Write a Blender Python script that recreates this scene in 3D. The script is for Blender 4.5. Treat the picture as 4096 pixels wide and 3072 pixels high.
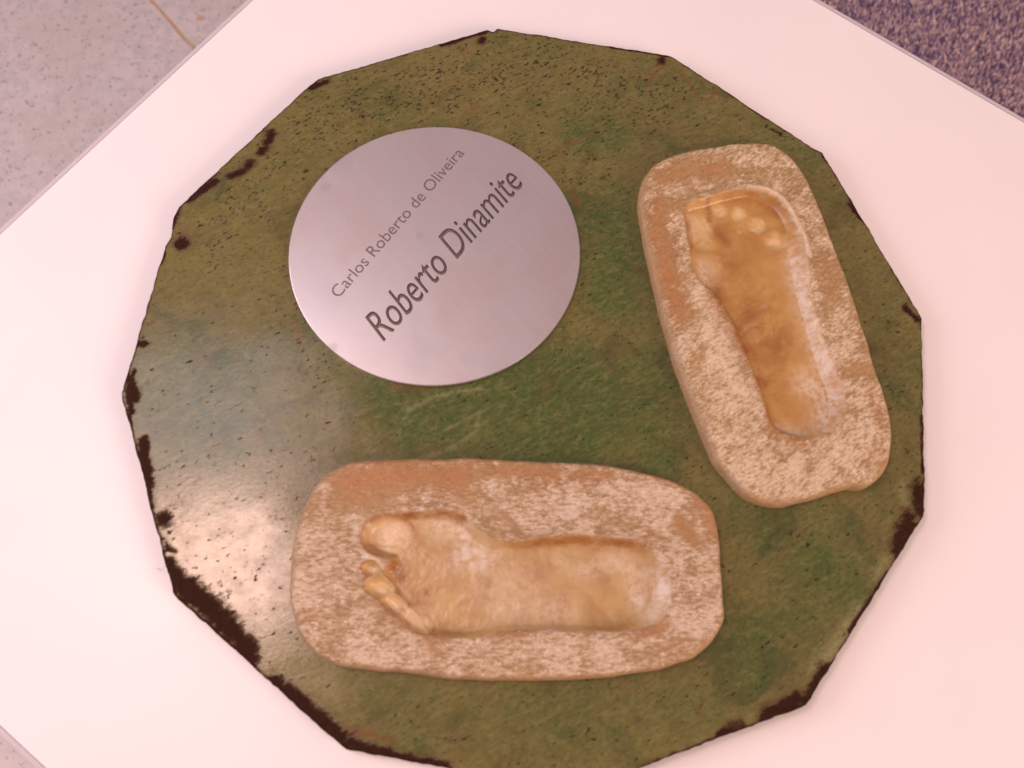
import bpy, bmesh, math, random
import numpy as np
from mathutils import Matrix, Vector
from mathutils.geometry import delaunay_2d_cdt

for o in list(bpy.data.objects):
    bpy.data.objects.remove(o)
scene = bpy.context.scene
COL = scene.collection
random.seed(5)

# ------------------------------------------------------------------ camera
cam_d = bpy.data.cameras.new('camera')
cam = bpy.data.objects.new('camera', cam_d)
COL.objects.link(cam)
cam.matrix_world = Matrix(((0.9937095, 0.09693468, -0.05608117, -0.06592494),
                           (-0.11025335, 0.93461721, -0.33813439, -0.29902008),
                           (0.01963748, 0.3421905, 0.93942537, 0.75141151),
                           (0, 0, 0, 1)))
cam_d.lens = 31.115
cam_d.sensor_width = 36.0
cam_d.clip_start = 0.01
cam_d.clip_end = 50.0
cam_d.dof.use_dof = True
cam_d.dof.focus_distance = 1.0
cam_d.dof.aperture_fstop = 5.2
scene.camera = cam

# ------------------------------------------------------------------ world, lamps, exposure
world = bpy.data.worlds.new('World')
scene.world = world
world.use_nodes = True
bg = world.node_tree.nodes['Background']
bg.inputs['Color'].default_value = (1.0, 0.73, 0.73, 1)
bg.inputs['Strength'].default_value = 0.40
scene.view_settings.view_transform = 'Standard'
scene.view_settings.look = 'None'
scene.view_settings.exposure = 0.10
scene.view_settings.gamma = 1.0


def area(name, loc, target, sx, sy, power, color):
    d = bpy.data.lights.new(name, 'AREA')
    d.shape = 'RECTANGLE'
    d.size, d.size_y = sx, sy
    d.energy = power
    d.color = color
    o = bpy.data.objects.new(name, d)
    COL.objects.link(o)
    o.location = loc
    o.rotation_euler = (Vector(target) - Vector(loc)).to_track_quat('-Z', 'Y').to_euler()
    return o


# warm ceiling panel seen mirrored in the lower left of the plate, a cooler one behind it,
# a cool window in the wall to the left and a warm room lamp to the lower right
area('ceiling_panel', (-0.85, 0.19, 2.0), (-0.85, 0.19, 0), 0.48, 0.46, 16.5, (1.0, 0.63, 0.55))
area('cool_panel', (-1.00, 0.70, 2.0), (-1.00, 0.70, 0), 0.90, 0.46, 4.6, (0.84, 0.83, 1.0))
area('window_light', (-2.7, 0.45, 1.25), (0, 0, 0), 1.7, 1.4, 42.0, (0.96, 0.84, 0.95))
area('room_lamp', (2.2, -2.1, 1.45), (0, 0, 0), 1.3, 1.3, 80.0, (1.0, 0.66, 0.53))

# plan measurements on the plate, in millimetres
PLATE = [(-3.1,370.6),(2.6,366.5),(7.9,371.3),(180.3,320.4),(186.7,317.2),(311.2,190.3),(317.4,185.8),(320.5,175.1),(367.9,0.5),(368.7,-3.5),(322.2,-181.1),(319.7,-186.1),(187.9,-322.3),(184.0,-325.7),(-11.4,-368.5),(-183.4,-318.1),(-186.6,-315.5),(-317.2,-186.2),(-320.4,-181.4),(-369.0,-1.8),(-333.6,143.8),(-328.4,153.1),(-326.5,174.5),(-321.2,186.2),(-191.9,316.4),(-182.7,323.7)]
SLAB_A = [(127.6,163.4),(134.4,172.4),(141.6,179.2),(154.9,186.4),(176.6,192.2),(206.7,195.5),(236.5,196.9),(251.1,195.7),(263.8,191.7),(274.1,182.1),(282.5,167.7),(289.1,150.3),(292.1,130.7),(295.4,103.3),(298.3,71.3),(302.0,42.5),(304.0,17.1),(305.3,-10.3),(306.5,-37.0),(307.3,-60.8),(308.6,-81.9),(308.3,-100.1),(304.3,-117.7),(298.1,-134.8),(289.1,-147.0),(278.3,-155.3),(267.1,-158.5),(258.6,-156.3),(248.0,-157.3),(225.6,-161.7),(201.2,-165.5),(184.6,-163.7),(170.9,-158.1),(163.7,-152.0),(155.5,-139.3),(147.5,-125.5),(143.2,-114.1),(138.8,-91.4),(134.3,-68.3),(129.7,-44.7),(126.5,-18.5),(124.4,8.2),(122.2,35.5),(120.7,60.8),(119.6,89.2),(119.6,118.1),(121.3,142.1)]
SLAB_B = [(-221.8,-178.9),(-220.5,-164.9),(-218.0,-150.8),(-214.0,-134.8),(-208.5,-122.0),(-200.9,-110.1),(-191.4,-100.2),(-178.1,-92.0),(-161.4,-89.2),(-141.0,-89.4),(-118.8,-90.8),(-94.7,-93.3),(-66.9,-96.1),(-39.2,-100.2),(-11.5,-104.5),(16.2,-108.5),(40.1,-112.8),(62.0,-118.2),(83.7,-124.7),(103.1,-132.6),(118.3,-142.6),(129.6,-153.2),(136.0,-164.8),(136.7,-177.9),(135.6,-192.4),(134.0,-210.3),(132.2,-227.9),(129.8,-245.1),(126.0,-256.7),(118.9,-266.2),(108.4,-274.3),(93.4,-281.1),(76.8,-285.1),(62.5,-286.8),(43.2,-287.1),(18.8,-286.6),(-7.1,-285.4),(-32.8,-283.2),(-58.4,-280.4),(-83.9,-276.7),(-104.2,-273.2),(-121.1,-269.4),(-141.3,-265.0),(-161.7,-260.9),(-182.0,-256.2),(-193.7,-250.8),(-203.7,-243.1),(-212.0,-233.3),(-217.7,-222.6),(-221.3,-208.5),(-222.3,-192.9)]
FOOT_A = [(163.0,127.9),(171.1,133.2),(183.3,135.2),(195.8,138.6),(210.6,141.2),(227.5,142.2),(243.1,136.6),(255.1,126.0),(261.1,110.1),(265.8,88.6),(267.5,65.1),(265.5,41.2),(265.0,16.3),(265.6,-10.6),(267.1,-34.6),(269.8,-56.0),(271.3,-74.6),(268.1,-90.1),(259.9,-101.6),(245.2,-108.5),(229.6,-110.6),(213.4,-105.6),(201.6,-95.5),(198.5,-79.5),(196.3,-58.7),(193.2,-36.4),(188.9,-13.5),(184.1,7.4),(178.5,25.1),(172.0,38.6),(164.6,47.6),(160.4,61.8),(159.7,77.2),(161.3,92.5),(160.7,108.2)]
FOOT_B = [(-159.9,-158.1),(-158.0,-149.6),(-152.3,-143.5),(-141.3,-140.1),(-125.1,-139.8),(-107.1,-140.5),(-89.2,-142.9),(-76.9,-147.4),(-66.8,-155.4),(-57.9,-164.9),(-46.8,-170.9),(-29.0,-173.2),(-2.0,-173.6),(19.6,-174.1),(37.3,-177.8),(58.5,-181.9),(71.9,-188.7),(81.9,-199.6),(88.1,-212.7),(88.5,-225.0),(84.4,-237.5),(74.5,-248.4),(61.4,-252.9),(40.3,-253.1),(14.4,-250.6),(-11.4,-247.0),(-37.2,-244.3),(-54.6,-244.1),(-66.8,-244.8),(-84.1,-244.5),(-101.1,-241.3),(-114.6,-237.3),(-119.1,-233.7),(-122.7,-226.2),(-129.4,-216.8),(-136.7,-206.2),(-142.1,-196.5),(-145.2,-189.2),(-143.0,-182.1),(-137.5,-179.1),(-139.6,-175.4),(-146.9,-172.8),(-152.9,-169.9),(-159.1,-163.5)]
TOES_A = [((172.9,107.0),(170.7,124.4),9.838998211091235,3.4),((196.7,123.7),(196.9,131.7),6.261180679785331,2.6),((215.1,118.7),(214.6,125.7),6.261180679785331,2.8),((230.6,104.4),(229.3,112.0),7.6028622540250455,3.4),((244.6,86.3),(242.8,95.3),9.391771019677996,3.8)]
PADS_A = [((174.4,63.0),(173.1,81.0),13.416815742397137,3.5),((227.4,-72.3),(224.7,-44.3),25.71556350626118,2.5),((230.2,65.0),(205.0,77.8),22.361359570661897,-1.0)]
TOES_B = [((-139.6,-156.1),(-159.8,-157.0),15.637530072173217,8.0),((-155.2,-182.3),(-162.4,-180.0),6.014434643143545,5.0),((-148.0,-198.1),(-160.3,-192.3),8.821170809943867,7),((-137.1,-212.7),(-147.0,-204.1),7.818765036086608,7),((-121.7,-226.3),(-133.5,-215.8),8.01924619085806,7)]
PADS_B = [((-87.0,-159.0),(-107.8,-149.5),15.036086607858861,3.0),((45.4,-219.4),(10.6,-213.9),28.067361668003212,2.5),((-92.9,-226.7),(-112.7,-212.6),22.052927024859667,1.5),((-121.7,-192.6),(-129.4,-202.2),12.02886928628709,0.5)]
FIBRE = [(-326.6,-159.4),(-329.9,-159.6),(-333.8,-160.6),(-337.8,-158.1),(-341.7,-158.9)]
# patches: (path in mm, radius in mm, strength)
RUST = [([(-364.6,15.7),(-359.0,4.9),(-356.5,-7.8)],6.0,1),([(-360.6,-20.7),(-359.4,-33.0)],2.3,1),([(-348.1,-47.3),(-345.5,-65.9),(-341.4,-87.5)],7.0,1.1),([(-341.8,-88.5),(-338.3,-108.6)],2.8,0.9),([(-329.5,-118.7)],10.2,1.2),([(-328.7,-136.0),(-324.2,-145.5),(-319.0,-147.5)],3.7,0.9),([(-323.3,-160.5),(-314.3,-175.2),(-300.6,-190.2)],10.7,1.2),([(-308.4,-179.7),(-287.0,-201.2),(-269.8,-220.1)],12.8,1.2),([(-266.0,-224.3),(-258.4,-232.5),(-256.6,-242.0)],11.2,1.2),([(-239.9,-259.3),(-234.3,-262.7)],7.4,1),([(-230.7,-270.3),(-207.1,-292.5),(-187.4,-312.2)],12.1,1.2),([(-181.0,-313.4),(-158.0,-322.7),(-129.8,-333.6),(-108.6,-339.3)],7.0,1.2),([(322.5,-159.4),(317.4,-180.8)],10.5,0.95),([(307.7,-184.5),(297.6,-198.8),(289.5,-211.6)],10.5,1.0),([(303.8,-187.2),(309.4,-195.5)],8.1,0.9),([(275.1,-231.0),(254.3,-252.2),(232.6,-272.8)],3.0,0.9),([(206.5,-300.6),(193.0,-314.2),(184.1,-321.3)],8.8,1.1),([(178.7,-319.4),(162.8,-325.7),(148.9,-329.5)],7.9,1.1),([(129.3,-333.9),(111.1,-339.1)],5.1,0.9),([(85.3,-339.5)],2.3,0.6),([(-285.2,212.1),(-295.9,204.2),(-310.9,191.4)],5.6,1),([(-321.4,183.6),(-327.1,166.6)],5.1,0.8),([(-318.5,145.1)],9.8,1.2),([(-231.3,261.4),(-237.1,247.8),(-241.8,240.9)],8.4,1),([(-251.3,228.8),(-256.0,222.9),(-272.9,216.3)],7.9,1),([(-189.4,314.3),(-171.4,321.5)],5.1,1),([(-199.0,213.7)],4.2,0.7),([(-333.9,136.4),(-337.3,126.8)],3.7,0.9),([(-351.5,45.2)],5.6,1.2),([(-358.1,19.6),(-363.5,-2.1),(-358.8,-20.1)],3.9,1.1),([(-347.1,64.2)],1.9,0.7),([(-318.2,147.3)],5.2,0.9),([(-52.3,354.5),(-25.4,362.4),(-5.8,366.5)],3.7,1),([(-9.1,357.3)],7.9,1),([(125.0,336.4),(152.8,329.4),(180.1,319.5)],3.7,1),([(174.3,313.6)],7.9,1),([(257.5,246.7),(266.7,236.1)],4.2,1),([(271.5,218.7),(279.7,211.3)],2.8,0.8),([(318.0,181.6)],3.5,0.9),([(330.3,123.8),(337.3,107.7)],4.2,0.9),([(355.7,9.1),(363.5,-3.7)],4.7,1),([(342.0,-97.7),(329.4,-148.0)],2.3,0.8),([(-197.6,214.3)],3.3,0.7),([(44.7,224.0)],2.1,0.6),([(-190.5,138.5)],1.6,0.5)]
GREEN = [([(-107.6,-33.1),(-43.9,-21.9),(37.7,-43.8)],60.5,0.9),([(85.5,138.7),(85.6,48.6)],39.5,0.7),([(80.8,236.1),(111.9,222.0)],32.6,0.6),([(-29.3,-80.4),(31.2,-91.1)],34.9,0.7),([(198.4,-187.4),(224.5,-248.7)],46.5,0.5),([(138.5,-283.9)],37.2,0.6),([(-279.8,-32.6)],46.5,0.3),([(-103.6,276.4)],27.9,0.3),([(103.8,-28.2),(101.9,-115.5)],32.6,0.6),([(-53.2,-298.4),(18.4,-320.2)],34.9,0.3),([(-80.2,337.9),(-35.0,304.2)],37.2,-0.4),([(-271.2,153.7),(-245.7,91.8)],46.5,-0.4),([(152.9,-307.1)],34.9,-0.3),([(323.8,-117.5)],20.9,-0.4)]
SCRATCH = [([(178.1,308.0),(166.0,299.9),(159.5,289.6),(152.5,283.1)],1.2,0.9),([(184.7,304.5),(196.1,287.5),(204.7,263.1),(214.6,258.8),(223.7,269.2),(230.5,273.7)],1.2,0.8),([(103.4,238.9),(73.6,224.1),(55.3,216.4),(46.1,206.7),(34.0,200.4)],0.9,0.8),([(-17.2,253.3),(-3.6,251.4)],1.6,0.5),([(-36.2,271.6),(-13.0,272.2)],2.3,0.35),([(61.0,159.4),(64.5,151.2)],2.3,0.7),([(-212.4,50.4),(-208.8,29.2)],1.9,0.4),([(-131.5,-17.3),(-94.6,-25.6)],2.3,0.45),([(-185.9,-302.6),(-164.4,-308.5),(-146.7,-315.5)],2.3,0.6),([(199.2,311.6),(191.2,294.5)],1.6,0.5)]
PALE = [([(-116.6,-43.2),(-95.3,-34.4),(-69.9,-30.4),(-49.0,-30.3)],2.1,0.5),([(-99.5,-87.9),(-74.4,-80.0),(-56.9,-68.9),(-53.2,-52.0)],2.1,0.45),([(-85.4,-66.0),(-42.5,-48.7)],1.6,0.35),([(-121.5,-53.5),(-107.9,-37.5)],1.6,0.35),([(198.2,-298.4),(208.4,-292.6),(223.9,-277.5),(244.1,-256.8)],6.5,0.6),([(277.0,-217.8),(263.5,-234.2)],5.1,0.4),([(-363.7,-9.3)],3.3,0.9),([(-322.8,-136.7),(-317.6,-151.2)],4.7,0.6),([(-350.8,-56.7)],1.9,0.6),([(308.5,-157.9),(304.3,-179.4)],4.7,0.4),([(-324.2,176.8)],2.3,0.6),([(-329.0,153.0)],2.3,0.7),([(-235.5,-249.9),(-199.1,-268.1)],14.0,0.3)]
SPECK = [([(-178.5,272.3),(-82.4,308.7),(62.3,312.6),(151.9,263.3)],51.2,1),([(-243.8,229.2),(-279.9,164.7)],37.2,0.8),([(5.1,232.3),(69.5,187.9)],32.6,0.6),([(-188.5,11.1),(-220.2,79.6)],27.9,0.5),([(131.4,139.4)],18.6,0.5),([(293.5,-135.7),(310.0,-3.0)],27.9,0.6),([(100.8,-168.9)],23.3,0.4),([(-88.7,-280.4),(55.1,-324.3)],20.9,0.3)]
BARE_A = [([(138.3,134.3),(132.1,98.0),(134.7,59.4),(139.5,21.7)],11.6,1),([(146.0,166.1),(177.5,168.5),(211.3,169.4)],8.8,0.7),([(159.6,134.9),(141.9,142.0)],5.8,0.6),([(197.7,161.0),(232.3,165.9)],7.0,0.3),([(284.8,59.5),(281.2,24.6)],9.3,0.5),([(296.5,-51.8),(298.4,-104.5),(287.5,-138.6)],8.1,0.5),([(198.6,-94.1),(206.4,-108.2),(226.0,-116.8)],7.4,0.6),([(126.1,-3.5)],7.0,0.5)]
BLOOM_A = [([(158.1,37.0),(166.9,-0.5),(166.7,-36.0),(175.1,-71.4)],16.3,0.8),([(151.7,-113.4),(178.7,-137.8),(210.5,-147.6)],20.9,0.6),([(243.5,-133.9),(277.6,-126.6),(295.0,-83.9)],18.6,0.7),([(234.0,174.1),(264.9,160.0)],11.6,0.4),([(289.0,77.1)],5.8,0.8),([(279.9,0.1),(289.0,-36.9)],10.5,0.5),([(148.1,109.5),(155.9,114.0)],5.8,0.8),([(132.6,142.9),(166.6,147.7)],3.7,0.5),([(138.8,123.6)],5.1,0.6)]
RIDGE_A = [([(230.2,143.6),(246.0,139.3),(258.2,129.2),(264.9,111.1),(268.9,87.0),(270.2,64.8)],2.8,1)]
BARE_B = [([(-172.1,-107.6),(-144.6,-104.9),(-108.2,-106.8),(-75.7,-114.1)],14.0,1),([(-166.9,-113.8),(-156.5,-122.3)],10.5,0.7),([(-49.3,-107.4),(-13.1,-115.0),(26.4,-124.9),(48.7,-125.3)],7.4,0.7),([(104.6,-168.6),(109.9,-180.2),(111.3,-187.6)],5.1,0.9),([(125.4,-156.0),(132.2,-178.9)],8.1,0.7),([(73.7,-253.4),(60.8,-257.0)],5.8,0.6),([(-28.7,-245.6),(-114.9,-242.0),(-137.9,-225.2)],3.7,0.4),([(78.9,-122.8),(113.1,-141.6)],5.1,0.5)]
BLOOM_B = [([(-164.9,-145.3)],10.5,0.8),([(-206.2,-157.0),(-210.8,-191.6),(-208.3,-222.6)],14.0,0.5),([(50.9,-135.0),(75.6,-143.3),(107.8,-150.4)],12.8,0.7),([(17.4,-150.1)],8.1,0.8),([(-27.8,-154.5)],4.2,0.8),([(-135.7,-137.4)],5.1,1),([(93.4,-252.2),(102.6,-259.9)],9.3,0.6),([(-166.7,-247.1),(-126.7,-261.3)],10.5,0.5),([(-64.7,-258.3),(-13.7,-265.5),(37.8,-269.5)],11.6,0.4),([(-159.1,-170.1),(-148.8,-176.5)],3.3,1),([(-195.7,-108.8)],7.0,0.4),([(-125.8,-123.7)],3.7,0.6)]
RIDGE_B = [([(-157.3,-170.3),(-148.8,-176.0),(-145.6,-181.3)],2.8,0.9)]
AMBER_SHADE_A = [([(176.4,37.7),(185.9,4.8),(196.8,-29.7),(201.9,-58.2)],9.8,1),([(202.0,17.8),(216.8,1.6),(221.6,-18.1)],17.4,0.85),([(208.0,47.0),(193.9,68.6)],14.0,0.5),([(209.8,-31.1),(214.8,-59.5)],14.0,0.5),([(207.6,138.2),(235.7,135.5),(253.3,117.6)],5.8,0.6),([(229.5,-2.1)],5.8,0.8),([(196.1,91.6),(191.2,102.6)],6.5,0.9),([(208.5,49.4),(228.4,34.9)],14.0,0.4),([(164.7,123.7),(162.7,87.2)],3.7,0.8),([(188.0,134.8),(186.8,116.2)],3.3,0.7),([(200.7,-74.0),(201.2,-92.1)],5.1,0.8)]
AMBER_SHADE_B = [([(-135.1,-182.4),(-131.3,-191.6)],7.0,1),([(-130.9,-198.6),(-122.8,-208.1),(-114.9,-219.2)],5.6,0.8),([(-111.3,-205.9)],2.8,1),([(-125.2,-141.3),(-89.2,-142.8),(-75.2,-148.5)],3.0,0.9),([(-25.6,-174.6),(15.6,-176.9),(43.9,-182.1),(75.8,-187.3)],4.7,0.9),([(-155.0,-160.7),(-145.0,-171.6)],4.7,0.7),([(35.7,-213.2)],10.5,0.4),([(-123.5,-167.7)],9.3,0.4),([(-150.7,-208.5),(-127.8,-229.7)],2.3,0.7),([(-100.4,-232.7)],7.0,0.3),([(-16.0,-198.8)],9.3,0.3)]
GENTLE_A = [([(257.5,77.7),(262.1,41.5),(262.1,1.9),(264.4,-36.7),(268.2,-67.4),(266.0,-89.9),(250.6,-104.0)],17.4,1)]
GENTLE_B = [([(83.2,-207.8),(86.4,-225.6),(77.4,-241.9)],22.1,1),([(-65.4,-159.5),(-55.7,-169.6)],10.5,0.6)]
CREAM_SHEEN_A = [([(171.9,68.3),(173.0,55.5)],8.8,0.8),([(198.6,1.1),(206.9,3.1)],2.1,0.75),([(206.9,-13.0)],1.6,0.5),([(211.9,100.5)],2.3,0.5),([(166.0,105.1),(166.5,120.9)],4.7,0.5),([(257.5,62.3),(258.8,26.8),(259.4,-10.0),(261.7,-48.2)],10.7,0.85),([(243.8,-57.9),(257.9,-73.2),(250.0,-97.2)],14.0,0.8),([(209.2,-95.2),(228.9,-103.9)],7.0,0.5),([(220.8,20.8),(210.9,16.9)],2.3,0.4)]
CREAM_SHEEN_B = [([(-140.3,-153.3)],14.0,0.6),([(-97.1,-150.7),(-79.7,-158.0)],12.8,0.8),([(-77.9,-177.9),(-64.2,-183.0)],14.0,1),([(-59.6,-208.0),(-24.4,-210.1)],16.3,0.4),([(21.1,-202.8),(48.9,-197.0),(64.7,-211.0)],10.5,0.6),([(61.3,-221.2),(61.4,-231.6)],8.8,0.9),([(82.3,-212.9),(82.9,-230.5),(69.9,-244.5)],10.5,0.7),([(-123.9,-223.3)],14.0,0.5),([(-52.5,-224.3),(-0.6,-231.7)],14.0,0.45),([(1.0,-191.8)],9.3,0.4)]
BEVEL_A = [([(124.6,152.5),(120.7,99.1),(122.9,42.4),(126.9,-14.5),(135.0,-69.3),(146.6,-124.3),(170.1,-157.1),(198.5,-164.4)],11.6,1)]
BEVEL_B = [([(-222.4,-188.6),(-215.6,-135.3),(-198.1,-103.3),(-175.2,-88.5)],9.3,0.8)]

# ------------------------------------------------------------------ helpers
def mesh_obj(name, verts, faces, mat=None, parent=None, smooth=False):
    me = bpy.data.meshes.new(name)
    me.from_pydata([tuple(v) for v in verts], [], [tuple(f) for f in faces])
    me.update()
    if smooth:
        me.polygons.foreach_set('use_smooth', [True] * len(me.polygons))
    o = bpy.data.objects.new(name, me)
    COL.objects.link(o)
    if mat is not None:
        for m in (mat if isinstance(mat, (list, tuple)) else [mat]):
            me.materials.append(m)
    if parent is not None:
        o.parent = parent
    return o


def tag(o, label=None, cat=None, group=None, kind=None):
    if label: o['label'] = label
    if cat: o['category'] = cat
    if group: o['group'] = group
    o['kind'] = kind or 'thing'
    return o


def empty(name, loc=(0, 0, 0)):
    o = bpy.data.objects.new(name, None)
    o.empty_display_size = 0.05
    COL.objects.link(o)
    o.location = loc
    return o


def value_noise(x, y, scale, seed):
    r = np.random.RandomState(seed)
    g = r.rand(64, 64)
    u, v = np.asarray(x) / scale, np.asarray(y) / scale
    i, j = np.floor(u).astype(int), np.floor(v).astype(int)
    a, b = u - i, v - j
    a, b = a * a * (3 - 2 * a), b * b * (3 - 2 * b)
    G = lambda p, q: g[p % 64, q % 64]
    return (G(i, j) * (1 - a) + G(i + 1, j) * a) * (1 - b) + (G(i, j + 1) * (1 - a) + G(i + 1, j + 1) * a) * b


def smooth_loop(pts, n):
    """closed Catmull-Rom through pts, resampled to n points"""
    P = np.array(pts, float)
    m = len(P)
    out = []
    for i in range(m):
        a, b, c, d = P[(i - 1) % m], P[i], P[(i + 1) % m], P[(i + 2) % m]
        for t in np.linspace(0, 1, 12, endpoint=False):
            out.append(.5 * ((2 * b) + (c - a) * t + (2 * a - 5 * b + 4 * c - d) * t * t + (3 * b - a - 3 * c + d) * t ** 3))
    out = np.array(out)
    q = np.vstack([out, out[:1]])
    s = np.r_[0, np.cumsum(np.linalg.norm(np.diff(q, axis=0), axis=1))]
    u = np.linspace(0, s[-1], n, endpoint=False)
    return np.c_[np.interp(u, s, q[:, 0]), np.interp(u, s, q[:, 1])]


def straight_loop(pts, step, wobble, seed):
    """closed polygon cut into short lengths, edges slightly uneven"""
    P = np.array(pts, float)
    out = []
    for i in range(len(P)):
        a, b = P[i], P[(i + 1) % len(P)]
        L = np.linalg.norm(b - a)
        k = max(1, int(L / step))
        n = np.array([-(b - a)[1], (b - a)[0]]) / L
        for j in range(k):
            p = a + (b - a) * j / k
            w = 0 if j == 0 else (value_noise(p[0] + p[1], p[0] - p[1], 6, seed) - .5) * wobble + (value_noise(p[0] + p[1], p[0] - p[1], 25, seed + 1) - .5) * wobble
            out.append(p + n * w)
    return np.array(out)


def signed_distance(loop, X):
    """positive inside; also the nearest point on the loop"""
    A = np.array(loop, float)
    B = np.roll(A, -1, axis=0)
    D = B - A
    L2 = (D ** 2).sum(1) + 1e-12
    dist = np.empty(len(X)); near = np.empty((len(X), 2))
    inside = np.zeros(len(X), bool)
    for s in range(0, len(X), 20000):
        Q = X[s:s + 20000]
        px, py = Q[:, 0:1] - A[:, 0], Q[:, 1:2] - A[:, 1]
        t = np.clip((px * D[:, 0] + py * D[:, 1]) / L2, 0, 1)
        dx, dy = px - t * D[:, 0], py - t * D[:, 1]
        d2 = dx * dx + dy * dy
        k = d2.argmin(1); ii = np.arange(len(Q))
        dist[s:s + 20000] = np.sqrt(d2[ii, k])
        near[s:s + 20000] = A[k] + D[k] * t[ii, k][:, None]
        c = ((A[:, 1] > Q[:, 1:2]) != (B[:, 1] > Q[:, 1:2])) & (Q[:, 0:1] < D[:, 0] * (Q[:, 1:2] - A[:, 1]) / (D[:, 1] + 1e-12) + A[:, 0])
        inside[s:s + 20000] = c.sum(1) % 2 == 1
    return np.where(inside, dist, -dist), near


def paint(items, X, power=2.0):
    """strength of hand placed patches at plan points X (mm)"""
    out = np.zeros(len(X))
    for path, r, s in items:
        P = np.array(path, float)
        if len(P) == 1:
            d2 = ((X - P[0]) ** 2).sum(1)
        else:
            d2 = np.full(len(X), 1e12)
            for a, b in zip(P[:-1], P[1:]):
                ab = b - a
                t = np.clip(((X - a) @ ab) / (ab @ ab + 1e-9), 0, 1)
                d2 = np.minimum(d2, ((X - a - t[:, None] * ab) ** 2).sum(1))
        w = s * np.exp(-(d2 / (r * r)) ** (power / 2))
        out = np.where(np.abs(w) > np.abs(out), w, out)
    return out


def grid_sheet(loop, step):
    """plan grid (mm) clipped to loop; outside corners are pulled onto the outline"""
    lo, hi = loop.min(0) - step, loop.max(0) + step
    xs, ys = np.arange(lo[0], hi[0] + step, step), np.arange(lo[1], hi[1] + step, step)
    nx, ny = len(xs), len(ys)
    X = np.stack(np.meshgrid(xs, ys, indexing='ij'), -1).reshape(-1, 2)
    d, near = signed_distance(loop, X)
    ins = (d > 0).reshape(nx, ny)
    cell = ins[:-1, :-1] | ins[1:, :-1] | ins[:-1, 1:] | ins[1:, 1:]
    I, J = np.nonzero(cell)
    F = np.c_[I * ny + J, (I + 1) * ny + J, (I + 1) * ny + J + 1, I * ny + J + 1]
    out = d < 0
    X[out] = near[out]
    d[out] = 0
    used = np.unique(F)
    remap = np.full(len(X), -1); remap[used] = np.arange(len(used))
    return X[used], d[used], remap[F]


def border_edges(F):
    E = np.concatenate([F[:, [0, 1]], F[:, [1, 2]], F[:, [2, 3]], F[:, [3, 0]]])
    S = np.sort(E, 1)
    key = S[:, 0].astype(np.int64) * 10000000 + S[:, 1]
    u, idx, cnt = np.unique(key, return_index=True, return_counts=True)
    return E[idx[cnt == 1]]


def color_layer(me, name, rgba):
    a = me.color_attributes.new(name, 'FLOAT_COLOR', 'POINT')
    a.data.foreach_set('color', np.ascontiguousarray(rgba, dtype=np.float32).ravel())


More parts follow.
